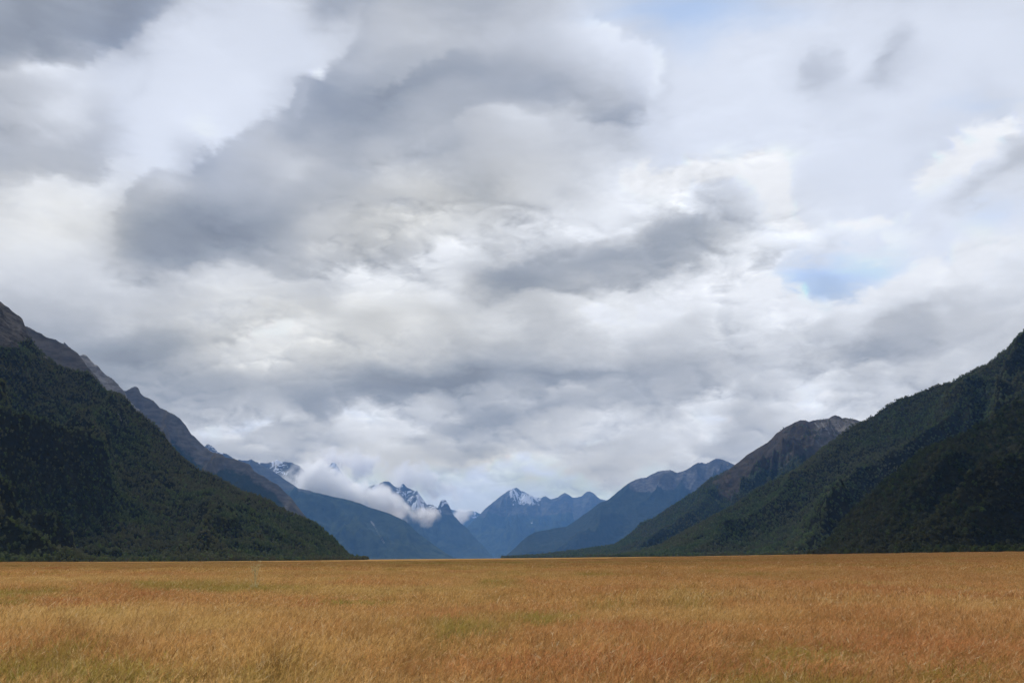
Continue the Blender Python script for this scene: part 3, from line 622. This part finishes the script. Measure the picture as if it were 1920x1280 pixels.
def tree_proto(h, wd, lobes, n, tm):
    V = []; Fc = []
    def quad(p, nrm, s):
        a = np.cross(nrm, rs.normal(size=3)); a /= np.linalg.norm(a)+1e-9; b_ = np.cross(nrm, a)
        k = len(V)
        for q in (-a-b_*.6, a-b_*.5, a*.8+b_*.6, -a*.7+b_*.7): V.append(p+q*s)
        Fc.append((k, k+1, k+2, k+3))
    L = []
    for i in range(lobes):
        f = i/max(1, lobes-1)
        r = wd*(0.34-0.12*f)*rs.uniform(.85, 1.2)
        L.append((np.array([*(rs.normal(size=2)*wd*0.20*(1-0.6*f)), h*(0.34+0.50*f)]), r))
    for i in range(n):
        c0, r = L[rs.randint(lobes)]
        dd = rs.normal(size=3); dd /= np.linalg.norm(dd)
        if dd[2] < -0.5: dd[2] *= -1
        p = c0+dd*np.array([r, r, r*1.05])*rs.uniform(.72, 1.05)
        nn = dd+rs.normal(size=3)*0.45; nn /= np.linalg.norm(nn)
        quad(p, nn, wd*rs.uniform(.055, .11))
    for k in range(5):
        a0, a1 = k*2*math.pi/5, (k+1)*2*math.pi/5; q = len(V)
        for (a, z_, r) in ((a0, -2, .03), (a1, -2, .03), (a1, h*.7, .012), (a0, h*.7, .012)): V.append(np.array([math.cos(a)*r*wd, math.sin(a)*r*wd, z_]))
        Fc.append((q, q+1, q+2, q+3))
    me = mesh_from("forest_tree", V, Fc, tm, False)
    return bpy.data.objects.new("forest_tree", me)
def kinds(m): return [tree_proto(*a, m) for a in ((12, 8, 6, 190), (14, 7, 7, 190), (10, 9, 7, 200), (13, 6, 5, 160), (9, 7, 5, 160))]
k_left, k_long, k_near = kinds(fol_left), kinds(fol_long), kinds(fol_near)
rng = np.random.RandomState(8)
def scatter_forest(protos, info, spacing, size, name, label, fmin=0.5, tmax=1.03, rmax=9e9, soft=0.12):
    X_, Y_, Z_, T_, fo, Rr = (info[k] for k in ('X', 'Y', 'Z', 'T', 'fo', 'Rr'))
    nr, ncl = X_.shape
    A = np.stack([X_, Y_], -1)
    e1 = A[1:, :-1]-A[:-1, :-1]; e2 = A[:-1, 1:]-A[:-1, :-1]
    area = np.abs(e1[..., 0]*e2[..., 1]-e1[..., 1]*e2[..., 0])
    mask = (T_[:-1, :-1] <= tmax) & (Rr[:-1, :-1] < rmax)
    px_ = info['px'][None, :-1]
    mask &= (px_ > -560) & (px_ < 2480)
    if info['seed'] == 11: mask &= px_ < 690
    lam = np.where(mask, area, 0)/(spacing*spacing)
    cnt = rng.poisson(lam)
    ii, jj = np.nonzero(cnt); rep = cnt[ii, jj]; ii = np.repeat(ii, rep); jj = np.repeat(jj, rep)
    a, b_ = rng.rand(len(ii)), rng.rand(len(ii))
    def bl(Q): return (Q[ii, jj]*(1-a)*(1-b_)+Q[ii+1, jj]*a*(1-b_)+Q[ii, jj+1]*(1-a)*b_+Q[ii+1, jj+1]*a*b_)
    P = np.stack([bl(X_), bl(Y_), bl(Z_)], -1); ff = bl(fo)+rng.normal(size=len(ii))*soft; sk_ = bl(info['sk'])
    gz_ = ground_z(P[:, 0], P[:, 1])
    keep = (ff > fmin) & (sk_ < 0.4) & (P[:, 2] > gz_-6)
    P = P[keep]; n = len(P)
    P[:, 2] = np.maximum(P[:, 2], ground_z(P[:, 0], P[:, 1]))-0.6
    sv = size*rng.uniform(.65, 1.25, n)*(0.8+0.35*np.clip(ff[keep], 0, 1.2)); 
    scl = np.stack([sv*rng.uniform(.85, 1.2, n), sv*rng.uniform(.85, 1.2, n), sv*rng.uniform(.72, .95, n)], -1)
    rot = np.stack([rng.normal(size=n)*.05, rng.normal(size=n)*.05, rng.uniform(0, 6.28, n)], -1)
    print(name, n)
    return gn_scatter(name, P, {'rot': (rot, 'FLOAT_VECTOR'), 'scl': (scl, 'FLOAT_VECTOR'), 'pick': (rng.randint(0, len(protos), n), 'FLOAT')}, protos, label=label)
scatter_forest(k_left, M1, 5.2, 0.62, "forest", "dense dark beech forest covering the left slope")
scatter_forest(k_near, M14, 5.2, 0.62, "forest", "dense forest on the nearest right foot slope, coloured dark as in cloud shade")
scatter_forest(k_long, M13, 6.0, 0.70, "forest", "green forest covering the long right spur")
scatter_forest(k_long, M12, 10.0, 1.05, "forest", "forest over the lower flank of the brown hill on the right", fmin=0.60, soft=0.30)
#@@FEND
# ------------------------------------------------------------------ haze: the blue air of the valley
hm, N = new_mat("valley_air")
pv = N.add('ShaderNodeVolumePrincipled'); pv.inputs['Color'].default_value = (0.17, 0.42, 0.95, 1)
pv.inputs['Density'].default_value = AIR; pv.inputs['Anisotropy'].default_value = 0.0
o = N.add('ShaderNodeOutputMaterial'); N.l.new(pv.outputs[0], o.inputs['Volume'])
hb = [(-17000, -800, -60), (17000, -800, -60), (17000, AIR_FAR, -60), (-17000, AIR_FAR, -60)]
hv = hb+[(a, b, AIR_TOP) for a, b, _ in hb]
haze = link(bpy.data.objects.new("haze", mesh_from("haze", hv, [(0,3,2,1),(4,5,6,7),(0,1,5,4),(1,2,6,5),(2,3,7,6),(3,0,4,7)], hm, False)))
haze["kind"] = "stuff"; haze["label"] = "thin blue air filling the valley"
# ------------------------------------------------------------------ the meadow: dry grass in seed
gm, N = new_mat("meadow_grass")
pos = N.add('ShaderNodeNewGeometry').outputs['Position']
kd = N.attr('kind').outputs['Fac']; rn = N.attr('rnd').outputs['Fac']; hf = N.attr('hf').outputs['Fac']
red, grn, pale, big = field_masks(N, pos)
is_head = N.m('COMPARE', kd, 1.0, 0.2); is_leaf = N.m('COMPARE', kd, 2.0, 0.2); is_pale = N.m('COMPARE', kd, 3.0, 0.2)
stem = N.mix(rn, (0.30, 0.20, 0.075), (0.50, 0.33, 0.13))
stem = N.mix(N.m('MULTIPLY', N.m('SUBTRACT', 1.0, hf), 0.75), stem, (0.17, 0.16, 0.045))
tan_ = N.mix(rn, (0.36, 0.22, 0.10), (0.60, 0.40, 0.20))
rust = N.mix(rn, (0.28, 0.105, 0.055), (0.50, 0.215, 0.125))
head = N.mix(N.m('MULTIPLY_ADD', red, 0.85, 0.12), tan_, rust)
head = N.mix(N.m('MULTIPLY', pale, 0.40), head, (0.56, 0.40, 0.21))
leaf = N.mix(N.rng(rn, 0.25, 0.75), (0.15, 0.17, 0.040), (0.38, 0.27, 0.09))
c = N.mix(is_head, stem, head); c = N.mix(is_leaf, c, leaf)
c = N.mix(N.m('MULTIPLY', grn, N.m('MULTIPLY_ADD', is_head, -0.12, 0.85)), c, (0.19, 0.20, 0.040))
c = N.mix(N.m('MULTIPLY', pale, 0.15), c, (0.50, 0.37, 0.18))
c = N.mix(N.m('MULTIPLY', N.rng(big, 0.40, 0.62), 0.45), c, (0.20, 0.14, 0.045))
c = N.v('MULTIPLY', c, (1.28, 1.28, 0.95))
dk = N.m('FRACT', N.m('MULTIPLY', rn, 13.7))
c = N.mix(N.rng(dk, 0.70, 1.0, 0.0, 0.75), c, (0.11, 0.060, 0.026))
c = N.mix(N.rng(dk, 0.0, 0.22, 0.55, 0.0), c, (0.80, 0.62, 0.36))
tone = N.noise(N.v('MULTIPLY', pos, (1, 1, 0.2)), 1.1, 5, 0.65)
c = N.mix(N.rng(tone, 0.50, 0.66, 0.0, 0.60), c, (0.24, 0.13, 0.05))
c = N.mix(N.rng(tone, 0.30, 0.46, 0.30, 0.0), c, (0.62, 0.44, 0.25))
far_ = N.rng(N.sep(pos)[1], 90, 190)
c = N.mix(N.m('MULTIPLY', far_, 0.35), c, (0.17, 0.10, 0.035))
c = N.mix(is_pale, c, (0.74, 0.60, 0.38))
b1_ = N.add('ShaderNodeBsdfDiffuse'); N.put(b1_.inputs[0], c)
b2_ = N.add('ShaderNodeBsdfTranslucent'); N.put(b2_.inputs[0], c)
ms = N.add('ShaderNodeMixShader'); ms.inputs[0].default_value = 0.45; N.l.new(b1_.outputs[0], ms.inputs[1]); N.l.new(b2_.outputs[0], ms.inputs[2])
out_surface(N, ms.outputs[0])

def ribbons(P0, dir0, length, bend, width, segs, kind, rnd, hf0=0.0, hf1=1.0, taper=0.35):
    """curved ribbons: start, first direction, length, sideways pull, width; all arrays"""
    n = len(P0); t = np.linspace(0, 1, segs+1)
    pts = P0[:, None, :]+dir0[:, None, :]*(length[:, None]*t)[..., None]+bend[:, None, :]*(length[:, None]*t**2.2)[..., None]
    ang = rs.uniform(0, math.pi, n); side = np.stack([np.cos(ang), np.sin(ang), np.zeros(n)], -1)
    wd = (width[:, None]*(1-(1-taper)*t))[..., None]
    V = np.stack([pts-side[:, None, :]*wd, pts+side[:, None, :]*wd], 2)        # n, segs+1, 2, 3
    V = V.reshape(-1, 3)
    base = np.arange(n)[:, None]*(segs+1)*2+np.arange(segs)[None, :]*2
    Fc = np.stack([base, base+1, base+3, base+2], -1).reshape(-1, 4)
    m_ = (segs+1)*2
    return V, Fc, np.full(n*m_, kind), np.repeat(rnd, m_), np.tile(np.repeat(hf0+(hf1-hf0)*t, 2), n), pts
def grass_proto(size, n_stem, n_leaf, n_pale, wmul, spike, lay=0.0):
    parts = []
    def root(n): return np.concatenate([rs.uniform(-size/2, size/2, (n, 2)), np.full((n, 1), -0.04)], 1)
    # tufts: stems gather in loose clumps
    def clump(n):
        cc = rs.uniform(-size/2, size/2, (max(4, int(size*size*14)), 2)); k = rs.randint(len(cc), size=n)
        xy = cc[k]+rs.normal(size=(n, 2))*0.09; use = rs.rand(n) < 0.55
        r = root(n); r[use, :2] = xy[use]; return r
    def dirs(n, sd, lean):
        d_ = rs.normal(size=(n, 3))*sd; d_[:, 2] = 1; d_[:, 0] += lean; return d_/np.linalg.norm(d_, axis=1)[:, None]
    R0 = clump(n_stem); h = rs.normal(0.50, 0.075, n_stem).clip(.26, .72); rn = rs.rand(n_stem)
    bd = np.stack([rs.normal(0.18+lay, .28, n_stem), rs.normal(0.0, .24, n_stem), rs.uniform(-.28, -.02, n_stem)], -1)
    p = ribbons(R0, dirs(n_stem, .18, 0.05+lay*.5), h*rs.choice([.72, 1, 1.1], n_stem, p=[.3, .5, .2]), bd, np.full(n_stem, .0009*wmul), 3, 0, rn, taper=.6); parts.append(p[:5])
    tip = p[5][:, -1]; td = p[5][:, -1]-p[5][:, -2]; td /= np.linalg.norm(td, axis=1)[:, None]
    L = rs.uniform(.07, .14, n_stem)
    # each head: an axis and short side spikelets
    q = ribbons(tip-td*0.02, td, L, np.stack([rs.normal(.2, .2, n_stem), rs.normal(0, .15, n_stem), rs.uniform(-.5, 0, n_stem)], -1), np.full(n_stem, .0032*wmul), 2, 1, rn, .9, 1, taper=.4); parts.append(q[:5])
    for k in range(spike):
        f = (k+.5)/spike; b0 = tip-td*.02+td*(L*f*.8)[:, None]
        dd = td*0.8+rs.normal(size=(n_stem, 3))*0.45; dd /= np.linalg.norm(dd, axis=1)[:, None]
        q = ribbons(b0, dd, L*(1-f*.6)*rs.uniform(.3, .6, n_stem), rs.normal(size=(n_stem, 3))*.1, np.full(n_stem, .0028*wmul), 1, 1, rn, .9, 1, taper=.4); parts.append(q[:5])
    R0 = clump(n_leaf); h = rs.uniform(.16, .42, n_leaf)
    bd = rs.normal(size=(n_leaf, 3))*.35; bd[:, 2] = rs.uniform(-.5, -.1, n_leaf); bd[:, 0] += .12+lay
    parts.append(ribbons(R0, dirs(n_leaf, .3, .05), h, bd, np.full(n_leaf, .0020*wmul), 3, 2, rs.rand(n_leaf), 0, .8, taper=.1)[:5])
    if n_pale:
        R0 = root(n_pale); h = rs.uniform(.5, .78, n_pale)
        bd = np.stack([rs.normal(.35, .35, n_pale), rs.normal(0, .3, n_pale), rs.uniform(-.45, -.15, n_pale)], -1)
        p = ribbons(R0, dirs(n_pale, .25, .15), h, bd, np.full(n_pale, .0022*wmul), 6, 3, rs.rand(n_pale), taper=.7); parts.append(p[:5])
        tip = p[5][:, -1]
        for k in range(3):
            dd = p[5][:, -1]-p[5][:, -2]; dd = dd/np.linalg.norm(dd, axis=1)[:, None]+rs.normal(size=dd.shape)*.3
            parts.append(ribbons(tip-dd*.03, dd, rs.uniform(.05, .10, n_pale), rs.normal(size=dd.shape)*.2, np.full(n_pale, .0030*wmul), 1, 3, rs.rand(n_pale), taper=.3)[:5])
    off = 0; Vs, Fs = [], []
    for V, Fc, *_ in parts: Vs.append(V); Fs.append(Fc+off); off += len(V)
    me = mesh_from("grass_tuft", np.concatenate(Vs), np.concatenate(Fs), gm, False)
    for k, i in (('kind', 2), ('rnd', 3), ('hf', 4)): set_attr(me, k, np.concatenate([p[i] for p in parts]))
    return bpy.data.objects.new("grass_tuft", me)
def meadow(name, label, r0, r1, step, protos, zs=1.0, half=52):
    n = int(r1/step)+2
    i, j = np.meshgrid(np.arange(-n, n+1), np.arange(-2, n+1)); P = np.stack([i, j], -1).reshape(-1, 2)*step
    P = P+rng.uniform(-.45, .45, P.shape)*step
    r = np.hypot(P[:, 0], P[:, 1]); a = np.degrees(np.arctan2(P[:, 0], P[:, 1]))
    rj = r*rng.uniform(.93, 1.07, len(r))
    P = P[(rj > r0) & (rj < r1) & (np.abs(a) < half)]; n = len(P)
    hgt = 1.0+0.30*gnoise(P[:, 0]/2.3, P[:, 1]/2.3, 55)+0.25*gnoise(P[:, 0]/14, P[:, 1]/14, 56)+0.2*gnoise(P[:, 0]/60, P[:, 1]/45, 57)
    hgt *= zs
    z = ground_z(P[:, 0], P[:, 1])
    Q = np.concatenate([P, z[:, None]], 1)
    flip = np.where(rng.rand(n) < .5, 1.0, 1.0)
    scl = np.stack([rng.uniform(.95, 1.15, n), rng.uniform(.95, 1.15, n)*np.where(rng.rand(n) < .5, 1, -1), hgt], -1)
    rot = np.stack([rng.normal(size=n)*.03, rng.normal(size=n)*.03, rng.normal(size=n)*.35+0.8*gnoise(P[:, 0]/9., P[:, 1]/9., 58)], -1)
    print(name, n)
    return gn_scatter(name, Q, {'rot': (rot, 'FLOAT_VECTOR'), 'scl': (scl, 'FLOAT_VECTOR'), 'pick': (rng.randint(0, len(protos), n), 'FLOAT')}, protos, label=label)
tufts_near = [grass_proto(1.15, a, b_, c_, 1.0, 6, l) for a, b_, c_, l in ((900, 900, 5, 0), (1000, 900, 8, 0), (700, 1300, 9, 0), (1000, 700, 16, .12), (800, 1000, 3, .25), (450, 1500, 4, 0), (900, 800, 12, -.15), (1100, 600, 6, .05))]
tufts_mid = [grass_proto(2.8, a, b_, c_, 2.0, 4, l) for a, b_, c_, l in ((2600, 1400, 20, 0), (2400, 1800, 34, 0), (2600, 1300, 44, .15), (1500, 2300, 20, 0), (2700, 1000, 30, -.1))]
tufts_far = [grass_proto(9.0, 5200, 1200, 60, 8.5, 3), grass_proto(9.0, 5200, 1200, 40, 8.5, 3, .1)]
meadow("meadow_grass", "tall dry grass in reddish seed nearest the viewer", 2.2, 24, 1.0, tufts_near)
meadow("meadow_grass", "dry golden grass of the middle meadow", 24, 95, 2.5, tufts_mid)
meadow("meadow_grass", "far dry grass reaching to the forest edge", 95, 720, 8.0, tufts_far)
# ------------------------------------------------------------------ low cloud wrapped round the snowy peaks
def low_cloud(label, px, py, dist, w, dep, h, tilt, seed, dens=0.03, thr=0.42):
    az, sl = ray(px, py); az = float(az); sl = float(sl)
    c0 = Vector((dist*math.sin(az), dist*math.cos(az), EYE[2]+sl*dist))
    nu, nv = 40, 20
    vs = []
    for i in range(nv+1):
        for j in range(nu):
            th, ph = math.pi*i/nv, 2*math.pi*j/nu
            vs.append((math.sin(th)*math.cos(ph), math.sin(th)*math.sin(ph), math.cos(th)))
    vs = np.array(vs)
    fs = [(i*nu+j, (i+1)*nu+j, (i+1)*nu+(j+1) % nu, i*nu+(j+1) % nu) for i in range(nv) for j in range(nu)]
    m, N = new_mat("cloud_vapour")
    tc = N.add('ShaderNodeTexCoord').outputs['Object']; pos = N.add('ShaderNodeNewGeometry').outputs['Position']
    n1 = N.noise(N.v('ADD', pos, (seed*997., 0, 0)), 1/600., 6, 0.55)
    f = N.m('ADD', N.m('SUBTRACT', 1.0, N.v('LENGTH', tc)), N.m('MULTIPLY', N.m('SUBTRACT', n1, 0.5), 2.3))
    de = N.m('MULTIPLY', N.rng(f, thr, thr+0.45), dens)
    pv = N.add('ShaderNodeVolumePrincipled'); pv.inputs['Color'].default_value = (0.99, 0.99, 0.99, 1)
    N.put(pv.inputs['Density'], de); pv.inputs['Anisotropy'].default_value = 0.2
    o_ = N.add('ShaderNodeOutputMaterial'); N.l.new(pv.outputs[0], o_.inputs['Volume'])
    try: m.cycles.volume_step_rate = 0.35
    except Exception: pass
    ob = link(bpy.data.objects.new("low_cloud", mesh_from("low_cloud", vs, fs, m)))
    ob.location = c0; ob.scale = (w, dep, h); ob.rotation_euler = (0, tilt, -az)
    ob["label"] = label; ob["category"] = "cloud"; return ob
low_cloud("white cloud bank hiding the slopes left of the sharp rock tooth", 612, 912, 18800, 1800, 900, 660, 0.30, 1, 0.006, 0.34)
low_cloud("ragged white cloud bank hanging below the snowy broken ridge", 722, 944, 18800, 1350, 800, 500, 0.32, 2, 0.006, 0.34)
low_cloud("thin wisp of cloud in the gap left of the central peak", 868, 965, 25500, 600, 480, 480, -0.4, 3, 0.005, 0.45)
low_cloud("broad pale cloud behind the small square-topped peak", 790, 905, 28000, 2400, 900, 1000, 0.2, 4, 0.0028, 0.420)
low_cloud("soft high cloud behind the sharp rock tooth", 660, 868, 29500, 2400, 900, 900, 0.3, 5, 0.0028, 0.425)

# ------------------------------------------------------------------ one tall weed standing above the grass
def tube_mesh(name, paths, rad, mat, sides=4):
    V, Fc = [], []
    for P in paths:
        P = np.asarray(P, float); b0 = len(V)
        for i, p in enumerate(P):
            t_ = P[min(i+1, len(P)-1)]-P[max(i-1, 0)]; t_ /= np.linalg.norm(t_)+1e-9
            a_ = np.cross(t_, (0.3, 1, 0.1)); a_ /= np.linalg.norm(a_); c_ = np.cross(t_, a_)
            r_ = rad*(1-0.6*i/(len(P)-1))
            for q in range(sides):
                f = 2*math.pi*q/sides; V.append(p+(a_*math.cos(f)+c_*math.sin(f))*r_)
        for i in range(len(P)-1):
            for q in range(sides):
                Fc.append((b0+i*sides+q, b0+i*sides+(q+1) % sides, b0+(i+1)*sides+(q+1) % sides, b0+(i+1)*sides+q))
    return mesh_from(name, V, Fc, mat)
wm, N = new_mat("dry_weed"); b_ = N.add('ShaderNodeBsdfDiffuse'); N.put(b_.inputs[0], N.mix(N.noise(N.add('ShaderNodeNewGeometry').outputs['Position'], 30, 2), (0.66, 0.56, 0.32), (0.42, 0.36, 0.17))); out_surface(N, b_.outputs[0])
wr = np.random.RandomState(3)
waz, wsl = ray(478, 1085); wd_ = 44.0; wp = Vector((wd_*math.sin(waz), wd_*math.cos(waz), 0)); wp.z = float(ground_z(wp.x, wp.y))-0.05
weed = link(bpy.data.objects.new("tall_weed", None)); weed.location = wp
weed["label"] = "single tall pale weed standing above the grass on the left"; weed["category"] = "plant"
def child(name, me, par): o_ = link(bpy.data.objects.new(name, me)); o_.parent = par; return o_
for k in range(7):
    h_ = wr.uniform(1.25, 1.95); lx = wr.normal(0, .16); ly = wr.normal(0, .1)
    t_ = np.linspace(0, 1, 7)[:, None]
    P = np.concatenate([lx*t_**1.6+wr.normal(0, .03), ly*t_**1.6, h_*t_], 1)
    st = child("stem", tube_mesh("stem", [P], .006, wm), weed)
    sp = [[np.array([np.interp(f, t_[:, 0], P[:, i]) for i in range(3)]) for f in (.6, .75, .9, 1.0)]]
    for q in range(16):
        f = wr.uniform(.62, 1.0); b0 = np.array([np.interp(f, t_[:, 0], P[:, i]) for i in range(3)])
        dd = np.array([wr.normal(0, .10), wr.normal(0, .08), wr.uniform(.02, .12)])
        sp.append([b0, b0+dd*.6, b0+dd+np.array([0, 0, -.02])])
    child("seed_head", tube_mesh("seed_head", sp, .007, wm, 3), st)
lv = []
for k in range(16):
    a_ = wr.uniform(0, 6.28); L_ = wr.uniform(.3, .7); lv.append([(0, 0, wr.uniform(0, .4)), (math.cos(a_)*L_*.4, math.sin(a_)*L_*.4, wr.uniform(.4, .9)), (math.cos(a_)*L_*.8, math.sin(a_)*L_*.8, wr.uniform(.4, 1.0))])
child("leaf", tube_mesh("leaf", lv, .012, wm, 3), weed)
#@@MEND
